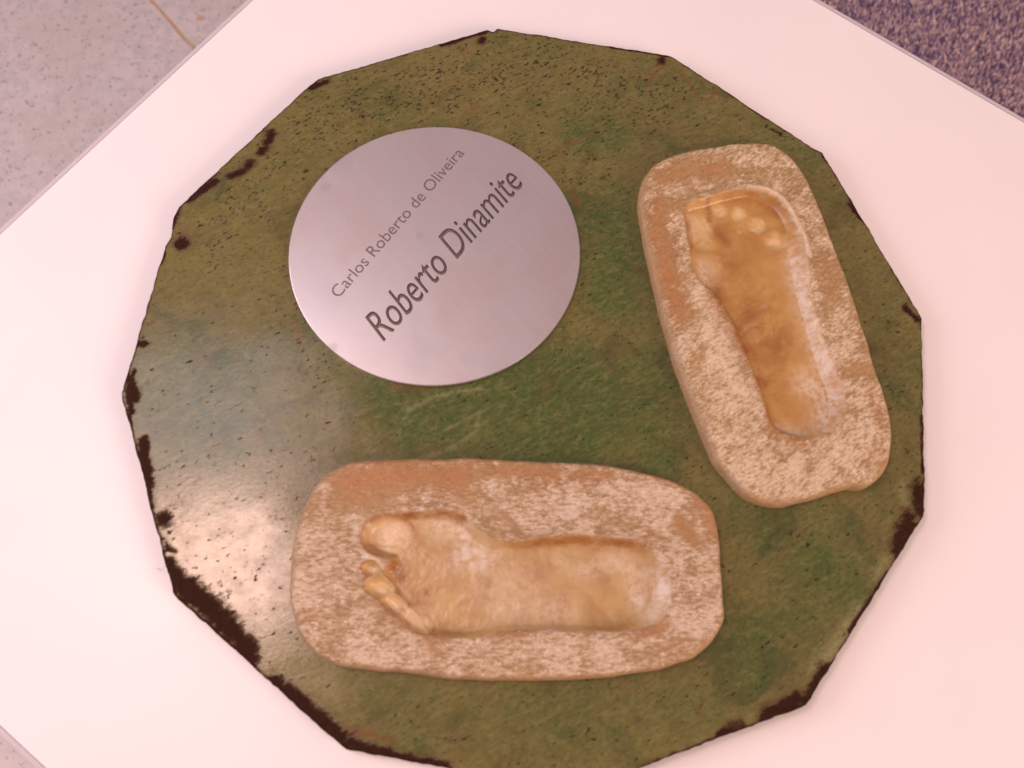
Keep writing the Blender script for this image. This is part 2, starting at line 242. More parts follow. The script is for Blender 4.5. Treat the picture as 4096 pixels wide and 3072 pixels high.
# ------------------------------------------------------------------ materials
class NT:
    def __init__(self, name):
        self.m = bpy.data.materials.new(name)
        self.m.use_nodes = True
        self.t = self.m.node_tree
        self.b = self.t.nodes['Principled BSDF']
        self.co = self.t.nodes.new('ShaderNodeTexCoord').outputs['Object']

    def put(self, sock, v):
        if hasattr(v, 'is_linked') or isinstance(v, bpy.types.NodeSocket):
            self.t.links.new(v, sock)
        elif isinstance(v, (tuple, list)) and len(v) == 3 and sock.type == 'RGBA':
            sock.default_value = (*v, 1)
        else:
            sock.default_value = v

    def mapping(self, scale=(1, 1, 1), rot=0.0, co=None):
        # turn first, then stretch along the turned x axis
        src = co or self.co
        for r, s in (((0, 0, -rot), (1, 1, 1)), ((0, 0, 0), scale)):
            n = self.t.nodes.new('ShaderNodeMapping')
            self.t.links.new(src, n.inputs['Vector'])
            n.inputs['Rotation'].default_value = r
            n.inputs['Scale'].default_value = s
            src = n.outputs[0]
        return src

    def noise(self, scale, detail=3, rough=.5, vec=None, dist=0.0):
        n = self.t.nodes.new('ShaderNodeTexNoise')
        self.t.links.new(vec or self.co, n.inputs['Vector'])
        n.inputs['Scale'].default_value = scale
        n.inputs['Detail'].default_value = detail
        n.inputs['Roughness'].default_value = rough
        n.inputs['Distortion'].default_value = dist
        return n.outputs['Fac']

    def voronoi(self, scale, vec=None, rand=1.0, out='Distance'):
        n = self.t.nodes.new('ShaderNodeTexVoronoi')
        self.t.links.new(vec or self.co, n.inputs['Vector'])
        n.inputs['Scale'].default_value = scale
        n.inputs['Randomness'].default_value = rand
        return n.outputs[out]

    def math(self, op, a, b=0.0, clamp=False):
        n = self.t.nodes.new('ShaderNodeMath')
        n.operation = op
        n.use_clamp = clamp
        self.put(n.inputs[0], a); self.put(n.inputs[1], b)
        return n.outputs[0]

    def step(self, v, lo, hi, a=0.0, b=1.0):
        n = self.t.nodes.new('ShaderNodeMapRange')
        n.interpolation_type = 'SMOOTHSTEP'
        self.put(n.inputs['Value'], v)
        n.inputs['From Min'].default_value, n.inputs['From Max'].default_value = lo, hi
        n.inputs['To Min'].default_value, n.inputs['To Max'].default_value = a, b
        return n.outputs[0]

    def mix(self, f, a, b):
        n = self.t.nodes.new('ShaderNodeMix')
        n.data_type = 'RGBA'
        self.put(n.inputs[0], f); self.put(n.inputs[6], a); self.put(n.inputs[7], b)
        return n.outputs[2]

    def attr(self, name):
        n = self.t.nodes.new('ShaderNodeVertexColor')
        n.layer_name = name
        s = self.t.nodes.new('ShaderNodeSeparateColor')
        self.t.links.new(n.outputs['Color'], s.inputs[0])
        return s.outputs[0], s.outputs[1], s.outputs[2], n.outputs['Alpha']

    def spots(self, c, items, z, col, fz):
        for (x, y), r, a in items:
            d = self.t.nodes.new('ShaderNodeVectorMath'); d.operation = 'DISTANCE'
            self.t.links.new(self.co, d.inputs[0]); d.inputs[1].default_value = (x / 1000, y / 1000, z)
            k = self.math('ADD', self.math('MULTIPLY', d.outputs['Value'], 1000 / r), self.math('MULTIPLY', self.math('SUBTRACT', fz, .5), 1.6))
            c = self.mix(self.step(k, 1.2, .4, 0, a), c, col)
        return c

    def bump(self, h, strength, dist):
        n = self.t.nodes.new('ShaderNodeBump')
        n.inputs['Strength'].default_value = strength
        n.inputs['Distance'].default_value = dist
        self.t.links.new(h, n.inputs['Height'])
        self.t.links.new(n.outputs[0], self.b.inputs['Normal'])

    def set(self, **k):
        for a, v in k.items():
            self.put(self.b.inputs[a.replace('_', ' ')], v)
        return self.m


def mat_white_paint():
    n = NT('white_paint')
    s = n.noise(9, 3, .5)
    f = n.noise(420, 2, .6)
    scuff = n.step(n.noise(70, 3, .55, n.mapping((.05, 1, 1), .7), .3), .66, .80, 0, .5)
    n.bump(n.math('ADD', n.math('MULTIPLY', f, .12), n.noise(30, 2)), .05, .0015)
    return n.set(Base_Color=n.mix(s, (.80, .775, .77), (.84, .815, .81)), Roughness=n.math('ADD', n.step(s, .3, .7, .34, .42), n.math('MULTIPLY', scuff, .10)), Specular_IOR_Level=.5)


def mat_plate():
    n = NT('green_patina')
    rust, green, scratch, pale = n.attr('wear')
    speck, edge, _, _ = n.attr('pits')
    A = math.radians
    big = n.noise(8, 5, .6, dist=.4)
    mid = n.noise(34, 5, .65)
    fib = n.noise(170, 4, .65, n.mapping((.40, 1, 1), A(22)))
    fine = n.noise(330, 4, .7, n.mapping((.6, 1, 1), A(22)))
    g = n.math('ADD', n.math('ADD', n.math('MULTIPLY', n.math('SUBTRACT', green, .5), 1.5), n.math('MULTIPLY', big, 1.2)), n.math('MULTIPLY', mid, .7))
    c = n.mix(n.step(g, .72, 1.55), (.152, .128, .036), (.058, .091, .017))
    c = n.mix(n.step(n.noise(20, 4, .6, dist=.6), .50, .76, 0, .42), c, (.150, .088, .028))
    c = n.mix(n.step(n.math('ADD', n.math('MULTIPLY', fib, .5), n.math('MULTIPLY', fine, .5)), .44, .66, 0, .50), c, (.220, .198, .076))
    c = n.mix(n.step(n.noise(21, 4, .55, dist=.8), .50, .74, 0, .50), c, (.032, .050, .010))
    c = n.mix(n.step(fine, .50, .30, 0, .45), c, (.040, .030, .010))
    c = n.mix(n.math('MULTIPLY', pale, n.step(fine, .3, .6, .25, .8)), c, (.34, .31, .15))
    # dark pits, in drifts
    v = n.voronoi(230, n.mapping((.75, 1, 1), A(22)))
    keep = n.step(n.math('ADD', n.noise(70, 3), n.math('MULTIPLY', speck, .22)), .60, .74)
    pit = n.math('MULTIPLY', n.step(n.math('ADD', v, n.math('MULTIPLY', n.math('SUBTRACT', fine, .5), .35)), .42, .14), keep)
    fl = n.math('ADD', n.noise(300, 2, .5, n.mapping((.5, 1, 1), A(25))), n.math('MULTIPLY', n.math('SUBTRACT', n.noise(60, 3), .5), .35))
    pit2 = n.step(n.math('ADD', fl, n.math('MULTIPLY', speck, .055)), .648, .73)
    pits = n.math('MAXIMUM', n.math('MULTIPLY', pit, .75), n.math('MULTIPLY', pit2, .85))
    c = n.mix(pits, c, (.024, .014, .010))
    c = n.mix(n.math('MULTIPLY', scratch, n.step(mid, .25, .5, .6, 1)), c, (.17, .058, .014))
    # rim rust, ragged outline
    rg = n.math('ADD', n.math('ADD', rust, n.math('MULTIPLY', edge, .75)), n.math('ADD', n.math('MULTIPLY', n.math('SUBTRACT', n.noise(80, 6, .72, n.mapping((.55, 1, 1), A(22))), .5), 2.1), n.math('MULTIPLY', n.math('SUBTRACT', fine, .5), 1.3)))
    rm = n.step(rg, .22, .90)
    rcol = n.mix(n.noise(200, 4, .7), (.014, .0065, .0045), (.050, .019, .010))
    c = n.mix(n.step(rg, .05, .55, 0, .55), c, (.105, .045, .016))
    c = n.mix(rm, c, rcol)
    n.bump(n.math('ADD', n.math('ADD', n.math('MULTIPLY', fine, .45), n.math('MULTIPLY', fib, .4)), n.math('MULTIPLY', rm, .5)), .13, .0010)
    ro = n.math('ADD', n.step(n.noise(70, 4, .6), .3, .7, .13, .22), n.math('MULTIPLY', n.math('MAXIMUM', rm, n.math('MULTIPLY', pits, .6)), .6))
    return n.set(Base_Color=c, Roughness=ro, Specular_IOR_Level=n.step(n.math('MAXIMUM', rm, n.math('MULTIPLY', pits, .8)), 0, 1, .5, .06))


def mat_clay(name, grain, body_a, body_b, bloom_c, foot_a, foot_b):
    n = NT(name)
    bare, bloom, foot, amber = n.attr('clay')
    ridge, rim, toe, cream_sheen = n.attr('relief')
    big = n.noise(26, 5, .6, dist=.5)
    mid = n.noise(66, 5, .72, n.mapping((.62, 1, 1), grain), .5)
    fine = n.noise(420, 4, .7, n.mapping((.42, 1, 1), grain))
    body = n.mix(n.step(big, .35, .65), body_a, body_b)
    body = n.mix(n.math('MULTIPLY', bare, n.step(mid, .3, .65, .95, .45), True), body, (.40, .19, .075))
    w = n.math('ADD', n.math('ADD', n.math('MULTIPLY', mid, 1.0), n.math('MULTIPLY', big, .75)), n.math('MULTIPLY', fine, .95))
    w = n.math('ADD', w, n.math('SUBTRACT', n.math('MULTIPLY', bloom, .22), n.math('MULTIPLY', bare, .34)))
    w = n.math('MULTIPLY', n.step(w, 1.16, 1.62), n.step(rim, .0, .8, 1, .35))
    top = n.mix(n.math('MULTIPLY', w, .74), body, bloom_c)
    top = n.mix(n.math('MULTIPLY', n.step(n.noise(520, 3, .75, n.mapping((.6, 1, 1), grain)), .56, .68, 0, .85), n.step(w, .05, .5, .25, 1)), top, (.80, .70, .58))
    top = n.mix(n.step(fine, .54, .36, 0, .45), top, (.25, .15, .068))
    top = n.mix(n.step(rim, .35, .95, 0, .35), top, (.42, .24, .105))
    top = n.mix(n.math('MULTIPLY', ridge, .8), top, (.72, .59, .42))
    fb = n.mix(n.step(n.noise(30, 4, .55, dist=.6), .35, .68), foot_a, foot_b)
    fb = n.mix(n.step(n.noise(70, 4, .6), .60, .78, 0, .35), fb, (.60, .36, .17))
    fb = n.mix(n.math('MULTIPLY', toe, n.step(mid, .3, .6, .3, .85)), fb, (.68, .50, .25))  # paler toe pads: their lit look is put into the colour
    fb = n.mix(n.math('MULTIPLY', cream_sheen, n.step(n.noise(150, 5, .72), .36, .60, .15, .95)), fb, (.63, .535, .42))  # cream clay tone, with the sheen on right walls and heels painted in
    c = n.mix(n.step(foot, .25, .75), top, fb)
    c = n.mix(n.math('MULTIPLY', amber, n.step(mid, .34, .60, .15, 1.05), True), c, (.27, .100, .016))  # deeper orange clay, plus shade painted along print walls and toe rims
    n.bump(n.math('ADD', n.math('MULTIPLY', n.math('ADD', fine, mid), n.step(foot, .1, .9, .5, .05)), n.math('MULTIPLY', n.noise(120, 3), .25)), .35, .0016)
    return n.set(Base_Color=c, Roughness=n.step(foot, .1, .9, .58, .40), Specular_IOR_Level=n.math('ADD', n.step(foot, .1, .9, .22, .5), n.math('MULTIPLY', n.step(rim, .4, .9), .5)), Coat_Weight=n.step(foot, .1, .9, .03, .55), Coat_Roughness=.40)


def mat_metal():
    n = NT('brushed_steel')
    br = n.noise(260, 3, .6, n.mapping((.05, 1, 1), math.radians(-58)))
    cl = n.noise(13, 4, .5, dist=.2)
    c = n.mix(n.step(cl, .38, .66), (.63, .595, .605), (.52, .465, .465))
    c = n.mix(n.step(br, .45, .75, 0, .07), c, (.72, .69, .69))
    # small stains and tarnish
    c = n.spots(c, (((-38, 136), 2.2, .85), ((-33, 134), 1.6, .3), ((-100, 78), 6, .12), ((-13, 16), 5, .10), ((-100, -92), 5, .2)), .004, (.16, .075, .07), n.noise(120, 4, .7))
    n.bump(br, .02, .0004)
    return n.set(Base_Color=c, Metallic=.85, Roughness=n.math('ADD', n.step(cl, .3, .7, .30, .44), n.math('MULTIPLY', br, .04)))


def mat_flat(name, c1, c2, scale=300, rough=.6, metallic=0.0):
    n = NT(name)
    return n.set(Base_Color=n.mix(n.noise(scale, 4, .65), c1, c2), Roughness=rough, Metallic=metallic)


def mat_vinyl():
    n = NT('speckled_vinyl')
    a = n.noise(38, 5, .65)
    f = n.noise(210, 3, .65)
    c = n.mix(n.step(a, .35, .65), (.63, .56, .535), (.53, .485, .47))
    c = n.mix(n.step(n.noise(5, 3), .4, .65, 0, .35), c, (.52, .45, .40))
    c = n.mix(n.step(f, .52, .72, 0, .6), c, (.58, .51, .50))
    k = n.step(n.noise(60, 3), .48, .62)
    d = n.math('MULTIPLY', n.step(n.voronoi(85), .40, .18), k)
    c = n.mix(n.math('MULTIPLY', d, .65), c, (.16, .16, .20))
    d2 = n.math('MULTIPLY', n.step(n.voronoi(130, n.mapping((1, .8, 1), .4)), .38, .2), n.step(n.noise(45, 2), .5, .62))
    c = n.mix(n.math('MULTIPLY', d2, .6), c, (.26, .25, .29))
    sp = n.step(n.noise(14, 4, .6), .68, .74, 0, .5)
    c = n.mix(n.math('MULTIPLY', sp, n.step(f, .45, .6)), c, (.52, .30, .13))
    c = n.spots(c, (((-589.2, 1281.5), 11, .7), ((-585.4, 1304.8), 8, .5), ((-596, 1290), 5, .5)), -.915, (.50, .26, .10), n.noise(70, 3, .6))
    n.bump(f, .08, .001)
    return n.set(Base_Color=c, Roughness=.45)


def mat_carpet():
    n = NT('carpet_pile')
    tint, _, _, _ = n.attr('yarn')
    c = n.mix(n.step(tint, .25, .45), (.13, .095, .21), (.42, .30, .335))
    c = n.mix(n.step(tint, .55, .90), c, (.86, .66, .60))
    f = n.noise(900, 2, .6)
    c = n.mix(n.step(f, .4, .65, 0, .2), c, (.12, .08, .13))
    return n.set(Base_Color=c, Roughness=.95, Specular_IOR_Level=.1)


M_WHITE = mat_white_paint()
M_LIP = mat_flat('grey_lipping', (.50, .47, .50), (.57, .53, .56), 60, .45)
M_PLATE = mat_plate()
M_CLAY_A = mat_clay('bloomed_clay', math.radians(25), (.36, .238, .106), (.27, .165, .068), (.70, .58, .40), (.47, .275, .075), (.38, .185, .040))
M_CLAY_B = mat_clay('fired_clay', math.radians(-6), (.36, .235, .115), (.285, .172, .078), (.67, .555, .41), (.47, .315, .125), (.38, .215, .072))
M_METAL = mat_metal()
M_GROOVE = mat_flat('groove_dark', (.020, .013, .012), (.055, .036, .033), 500, .8)  # dark tone for the big letters' groove walls and the fibre
M_GROOVE_PALE = mat_flat('groove_wall_pale', (.06, .042, .042), (.12, .09, .09), 500, .75)  # softer dark tone for the small letters' groove walls
M_FLOORLET = mat_flat('groove_bed', (.10, .075, .07), (.25, .195, .185), 250, .6, .2)
M_FLOORLET_PALE = mat_flat('groove_bed_pale', (.13, .10, .10), (.25, .20, .20), 600, .5, .5)
M_VINYL = mat_vinyl()
M_GLUE = mat_flat('amber_glue', (.44, .22, .05), (.60, .47, .34), 55, .5)
M_BACKING = mat_flat('carpet_backing', (.05, .035, .06), (.10, .065, .08), 300, .95)
M_CARPET = mat_carpet()

# ------------------------------------------------------------------ setting: floor and carpet
ZF = -0.915


def slab(name, pts, z0, z1, mat, parent=None):
    n = len(pts)
    v = [(x, y, z0) for x, y in pts] + [(x, y, z1) for x, y in pts]
    f = [tuple(range(n))[::-1], tuple(range(n, 2 * n))] + [(i, (i + 1) % n, n + (i + 1) % n, n + i) for i in range(n)]
    return mesh_obj(name, v, f, mat, parent)


floor = slab('floor', [(-6, -6), (6, -6), (6, 6), (-6, 6)], ZF - .05, ZF - .002, M_GLUE)
tag(floor, kind='structure')
# the seam between two lengths of vinyl, slightly ragged, filled with amber glue
sa, sb = np.array((-0.698, 1.3307)), np.array((-0.6008, 1.1911))
sd = (sb - sa) / np.linalg.norm(sb - sa)
sn = np.array((-sd[1], sd[0]))
seam = []
for i, t in enumerate(np.linspace(-4, 6, 700)):
    w = .0022 + .0030 * value_noise(t * 1000, 3.0, 14, 3)
    c = sa + sd * t + sn * (value_noise(t * 1000, 9.0, 60, 4) - .5) * .004
    seam.append((c, w))


def inside_room(p):
    return abs(p[0]) < 5.95 and abs(p[1]) < 5.95


seam = [s for s in seam if inside_room(s[0])]
L_ = [tuple(c - sn * w) for c, w in seam]
R_ = [tuple(c + sn * w) for c, w in seam]
for side, far in ((L_, [(-5.95, -5.95), (-5.95, 5.95)]), (R_, [(5.95, -5.95), (5.95, 5.95)])):
    far = [f for f in far]
    pts = side + [(side[-1][0], -5.95), far[0], far[1], (side[0][0], 5.95)]
    bm = bmesh.new()
    ups = [bm.verts.new((x, y, ZF)) for x, y in pts]
    es = [bm.edges.new((ups[i], ups[(i + 1) % len(ups)])) for i in range(len(ups))]
    bmesh.ops.triangle_fill(bm, edges=es, use_beauty=True)
    for fc in bm.faces:
        if fc.normal.z < 0: fc.normal_flip()
    r = bmesh.ops.extrude_edge_only(bm, edges=[e for e in bm.edges if len(e.link_faces) == 1])
    for v in [g for g in r['geom'] if isinstance(g, bmesh.types.BMVert)]:
        v.co.z -= .003
    me = bpy.data.meshes.new('vinyl_sheet')
    bm.to_mesh(me); bm.free()
    me.materials.append(M_VINYL)
    o = bpy.data.objects.new('vinyl_sheet', me)
    COL.objects.link(o); o.parent = floor

carpet = slab('carpet', [(0.10, 0.0), (5.5, 0.0), (5.5, 5.5), (0.10, 5.5)], ZF + .004, ZF + .008, M_BACKING)
tag(carpet, kind='structure')
rs = np.random.RandomState(11)
sp = .0044
gx, gy = np.meshgrid(np.arange(.42, 1.75, sp), np.arange(.42, 1.65, sp), indexing='ij')
gx, gy = gx.ravel(), gy.ravel()
k = gx + gy > 1.05
gx, gy = gx[k] + rs.uniform(-.0022, .0022, k.sum()), gy[k] + rs.uniform(-.0022, .0022, k.sum())
N = len(gx)
ang = rs.uniform(0, 6.28, N)
h = rs.uniform(.005, .010, N)
rad = rs.uniform(.0016, .0029, N)
lean = np.c_[.0045 + rs.normal(0, .0025, N), .0085 + rs.normal(0, .004, N)]
tint = np.clip(.74 * rs.rand(N) + .22 * value_noise(gx * 1000, gy * 1000, 13, 7) + .10 * (value_noise(gx * 1000, gy * 1000, 60, 8) - .5), 0, 1)
V = np.zeros((N, 7, 3)); 
for q in range(3):
    a = ang + q * 2.094
    V[:, q] = np.c_[gx + rad * np.cos(a), gy + rad * np.sin(a), np.full(N, ZF + .006)]
    V[:, 3 + q] = np.c_[gx + lean[:, 0] * .5 + rad * .9 * np.cos(a), gy + lean[:, 1] * .5 + rad * .9 * np.sin(a), ZF + .007 + h * .7]
V[:, 6] = np.c_[gx + lean[:, 0], gy + lean[:, 1], ZF + .007 + h]
base = (np.arange(N) * 7)[:, None]
F = []
for q in range(3):
    r = (q + 1) % 3
    F.append(base + np.array([[q, r, 3 + r]])); F.append(base + np.array([[q, 3 + r, 3 + q]])); F.append(base + np.array([[3 + q, 3 + r, 6]]))
F = np.concatenate(F)
pile = mesh_obj('carpet_pile', V.reshape(-1, 3).tolist(), F.tolist(), M_CARPET, carpet)
color_layer(pile.data, 'yarn', np.repeat(np.c_[tint, tint, tint, np.ones(N)], 7, axis=0))
tag(pile, kind='stuff')

# ------------------------------------------------------------------ the white pedestal
ZP = -0.015
pr = tag(empty('display_pedestal', (0.03, -0.03, ZF)), 'square white pedestal with glossy painted top under the green plate', 'pedestal')


def meet(p, d, q, e):
    m = np.array([[d[0], -e[0]], [d[1], -e[1]]])
    s = np.linalg.solve(m, np.array(q) - np.array(p))
    return np.array(p) + s[0] * np.array(d)


ul = (np.array((-.5002, .1879)), np.array((.2445, .2646)))
ll = (np.array((-.4615, -.2768)), np.array((.0309, -.0290)))
ur = (np.array((.3652, .3953)), np.array((.1846, -.1793)))
top = meet(*ul, *ur); left = meet(*ul, *ll)
side = np.linalg.norm(top - left)
right = top + ur[1] / np.linalg.norm(ur[1]) * side
bot = left + ll[1] / np.linalg.norm(ll[1]) * side
corners = [left, bot, right, top]


def bevelled_box(name, pts, z0, z1, bev, mat, parent, seg=3):
    bm = bmesh.new()
    lo = [bm.verts.new((x, y, z0)) for x, y in pts]
    hi = [bm.verts.new((x, y, z1)) for x, y in pts]
    n = len(pts)
    bm.faces.new(lo[::-1]); bm.faces.new(hi)
    for i in range(n):
        bm.faces.new((lo[i], lo[(i + 1) % n], hi[(i + 1) % n], hi[i]))
    bmesh.ops.bevel(bm, geom=list(bm.edges), offset=bev, segments=seg, profile=.5, affect='EDGES')
    me = bpy.data.meshes.new(name)
    for f in bm.faces: f.smooth = False
    bm.to_mesh(me); bm.free()
    me.materials.append(mat)
    o = bpy.data.objects.new(name, me)
    COL.objects.link(o)
    o.parent = parent
    o.matrix_parent_inverse = Matrix.Translation(-Vector(parent.location))
    return o


cen = sum(corners) / 4


def inset(pts, w):
    out = []
    for i in range(4):
        a, b, c = pts[i - 1], pts[i], pts[(i + 1) % 4]
        u, v = (a - b) / np.linalg.norm(a - b), (c - b) / np.linalg.norm(c - b)
        out.append(b + (u + v) * w / math.sqrt(max(1e-6, 1 - (u @ v) ** 2)))
    return out


bevelled_box('tabletop', inset(corners, .0062), ZP - .045, ZP, .0008, M_WHITE, pr, 2)
# rounded plastic lipping glued round the board
outer, inner = corners, inset(corners, .0060)
prof = [(1, -.0445), (0, -.0445), (0, -.0035), (.05, -.0020), (.16, -.0009), (.35, -.0003), (1, -.0003)]
lv, lf = [], []
for i in range(4):
    for t, z in prof:
        p = outer[i] * (1 - t) + inner[i] * t
        lv.append((p[0], p[1], ZP + z))
m = len(prof)
for i in range(4):
    for k in range(m - 1):
        a, b = i * m, ((i + 1) % 4) * m
        lf.append((a + k + 1, b + k + 1, b + k, a + k))
lip = mesh_obj('edge_lipping', lv, lf, M_LIP, pr)
lip.matrix_parent_inverse = Matrix.Translation(-Vector(pr.location))
bm = bmesh.new(); bm.from_mesh(lip.data); bmesh.ops.recalc_face_normals(bm, faces=bm.faces); bm.to_mesh(lip.data); bm.free()
bevelled_box('base', [cen + (c - cen) * .97 for c in corners], ZF + .012, ZP - .0455, .003, M_WHITE, pr)

# ------------------------------------------------------------------ the green plate
loop = straight_loop(PLATE, 2.5, 1.1, 21)
X, d, F = grid_sheet(loop, 1.5)
bz = (value_noise(X[:, 0], X[:, 1], 40, 31) - .5) * .5 - .6 * np.clip(1 - d / 1.6, 0, 1) ** 2
rust = paint([(p, r * .76, k) for p, r, k in RUST], X, 2.0)
green = paint(GREEN, X)
scr = paint(SCRATCH, X)
pale = paint(PALE, X)
spk = paint(SPECK, X)
along = value_noise(X[:, 0] + 300, X[:, 1] + 200, 22, 40) + .5 * value_noise(X[:, 0], X[:, 1], 8, 41)
edge = np.clip(1 - d / (.8 + 2.6 * along), 0, 1) * 1.15
bz += -.12 * np.clip(rust, 0, 1)
bd = border_edges(F)
nv = len(X)
ids = np.unique(bd); rem = {int(i): nv + j for j, i in enumerate(ids)}
low = np.c_[X[ids], np.full(len(ids), ZP * 1000 + .05)]
verts = np.vstack([np.c_[X, bz], low]) / 1000
faces = F.tolist() + [(int(a), rem[int(a)], rem[int(b)], int(b)) for a, b in bd]
plate = mesh_obj('painted_plate', verts.tolist(), faces, M_PLATE, None, True)
full = lambda a, fill: np.r_[a, np.full(len(ids), fill)]
color_layer(plate.data, 'wear', np.c_[full(rust, 1), full(green * .5 + .5, .5), full(scr, 0), full(pale, 0)])
color_layer(plate.data, 'pits', np.c_[full(spk, 0), full(edge, 1), full(spk, 0), full(spk, 1)])
plate.data.set_sharp_from_angle(angle=math.radians(40))
tag(plate, 'green mottled twelve sided plate with dark rusted rim lying on the white pedestal', 'plate')

# ------------------------------------------------------------------ clay slabs with footprints
def pad(X, c, e, w):
    c, e = np.array(c), np.array(e)
    ax = e - c; L = np.linalg.norm(ax); ax = ax / L
    u = (X - c) @ ax / L
    v = (X - c) @ np.array((-ax[1], ax[0])) / w
    return np.sqrt(u * u + v * v)


def footprint_slab(name, label, outline, foot, toes, pads, bare, bloom, ridge, amber, cream_sheen, gentle, bevel, mat, seed, depth=8.0, lobes=False):
    lp = smooth_loop(outline, 260)
    wob = np.array([value_noise(a * 1.0, b * 1.0, 14, seed) - .5 for a, b in lp]) * 1.6
    nrm = np.roll(lp, -1, 0) - np.roll(lp, 1, 0)
    nrm = np.c_[-nrm[:, 1], nrm[:, 0]] / np.linalg.norm(nrm, axis=1)[:, None]
    lp = lp + nrm * wob[:, None]
    X, d, F = grid_sheet(lp, .8)
    fl = smooth_loop(foot, 220)
    fd, near = signed_distance(fl, X)
    n1 = value_noise(X[:, 0], X[:, 1], 18, seed + 1); n2 = value_noise(X[:, 0], X[:, 1], 5, seed + 2); n3 = value_noise(X[:, 0], X[:, 1], 2, seed + 3)
    H = 15.0
    r = 3.6 + 2.4 * n1 + 3.5 * np.clip(paint(bevel, X), 0, 1)
    t = np.clip(d / r, 0, 1)
    z = H * (.42 + .58 * np.sqrt(1 - (1 - t) ** 2)) + (n1 - .5) * 1.8 * t + (n2 - .5) * .8 + (n3 - .5) * .45
    w = 5.5 + 3 * value_noise(X[:, 0], X[:, 1], 30, seed + 4) + 11 * np.clip(paint(gentle, X), 0, 1)
    s = np.clip((fd + 1.5) / w, 0, 1); s = s * s * (3 - 2 * s)
    inner = np.clip(fd / 34, 0, 1)
    cut = s * (depth - 1.2 * inner + (n1 - .5) * 1.0)
    rough = s.copy()
    tmask = np.zeros(len(X))
    if lobes:                                   # toes pressed in side by side, each its own hollow
        for c, e, ww, dp in toes:
            q = pad(X, c, e, ww) + (n2 - .5) * .16
            b = np.clip((1.12 - q) / .62, 0, 1); b = b * b * (3 - 2 * b)
            cut = np.maximum(cut, dp * b); rough = np.maximum(rough, b)
            tmask = np.maximum(tmask, np.clip((1.16 - q) / .22, 0, 1))
    z = z - cut + rough * ((n2 - .5) * -.45 + (n3 - .5) * -.2)
    z += 1.3 * np.exp(-((fd + 4.0) / 3.6) ** 2) * (.4 + n1)
    z += 1.6 * np.clip(paint(ridge, X), 0, 1)
    toe_lit = np.zeros(len(X)); crease_shade = np.zeros(len(X)); qmin = np.full(len(X), 9.0); toe_id = np.full(len(X), -1); best = np.full(len(X), 1.12)
    for i, (c, e, ww, dp) in enumerate(toes):
        q = pad(X, c, e, ww)
        if not lobes:
            q = q + (n2 - .5) * .35 + (n1 - .5) * .2
            z -= dp * .7 * np.exp(-(q * q) * 1.1)
            z += .5 * np.exp(-((q - 1.35) / .3) ** 2) * np.clip((fd + 2) / 6, 0, 1)
        else:
            qmin = np.minimum(qmin, q)
        toe_lit = np.maximum(toe_lit, np.exp(-(q * q) ** 1.5))
        m = (q < best); toe_id[m] = i; best[m] = q[m]
    if lobes: crease_shade = np.exp(-((qmin - 1.08) / .14) ** 2) * .7  # shade painted into the colour around each toe hollow
    for c, e, ww, dp in pads:
        q = pad(X, c, e, ww)
        z -= dp * np.exp(-q * q) * np.clip(fd / 6, 0, 1)
    fmask = np.maximum(np.clip((fd + 2.5 + (n2 - .5) * 3) / 5, 0, 1), tmask)
    A = np.c_[np.clip(paint(bare, X), 0, 1), np.clip(paint(bloom, X), 0, 1), fmask, np.clip(np.maximum(paint(amber, X), crease_shade), 0, 1)]
    B = np.c_[np.clip(paint(ridge, X), 0, 1) * .8, 1 - t, toe_lit, np.clip(paint(cream_sheen, X), 0, 1)]
    z = np.maximum(z, 1.0)
    # vertex normals of the whole relief, so that the split parts still shade as one surface
    P = np.c_[X, z] / 1000
    fn = np.cross(P[F[:, 2]] - P[F[:, 0]], P[F[:, 3]] - P[F[:, 1]])
    vn = np.zeros_like(P)
    for q in range(4): np.add.at(vn, F[:, q], fn)
    vn /= np.linalg.norm(vn, axis=1)[:, None] + 1e-15
    fin = ((fd > 0) | (tmask > .5))[F].all(1)
    ftoe = np.where((toe_id[F] == toe_id[F[:, :1]]).all(1), toe_id[F[:, 0]], -1)
    cls = np.where(fin, np.where(ftoe >= 0, ftoe + 1, 0), -1)
    bd = border_edges(F)

    def piece(nm, sel, parent, wall=False):
        f = F[sel]
        u = np.unique(f); mp = np.full(len(P), -1); mp[u] = np.arange(len(u))
        v = P[u]; f = mp[f]; N_ = vn[u]; a, b = A[u], B[u]
        fs = f.tolist()
        if wall:
            ids = np.unique(bd); k = {int(i): len(v) + j for j, i in enumerate(ids)}
            low = P[ids].copy(); low[:, 2] = -.0012
            out = np.c_[vn[ids][:, :2], np.zeros(len(ids))]; out /= np.linalg.norm(out, axis=1)[:, None] + 1e-9
            v = np.vstack([v, low]); N_ = np.vstack([N_, out]); a = np.vstack([a, A[ids]]); b = np.vstack([b, B[ids]])
            fs += [(int(mp[p]), k[int(p)], k[int(q)], int(mp[q])) for p, q in bd]
        o = mesh_obj(nm, v.tolist(), fs, mat, parent, True)
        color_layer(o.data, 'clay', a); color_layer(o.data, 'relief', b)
        o.data.normals_split_custom_set_from_vertices(N_.tolist())
        return o
    root = piece(name, cls == -1, None, True)
    tag(root, label, 'clay slab', 'clay footprint slabs on the green plate')
    fp = piece('footprint', cls == 0, root)
    for i in range(len(toes)):
        if (cls == i + 1).any(): piece('toe_print', cls == i + 1, fp)
    return root


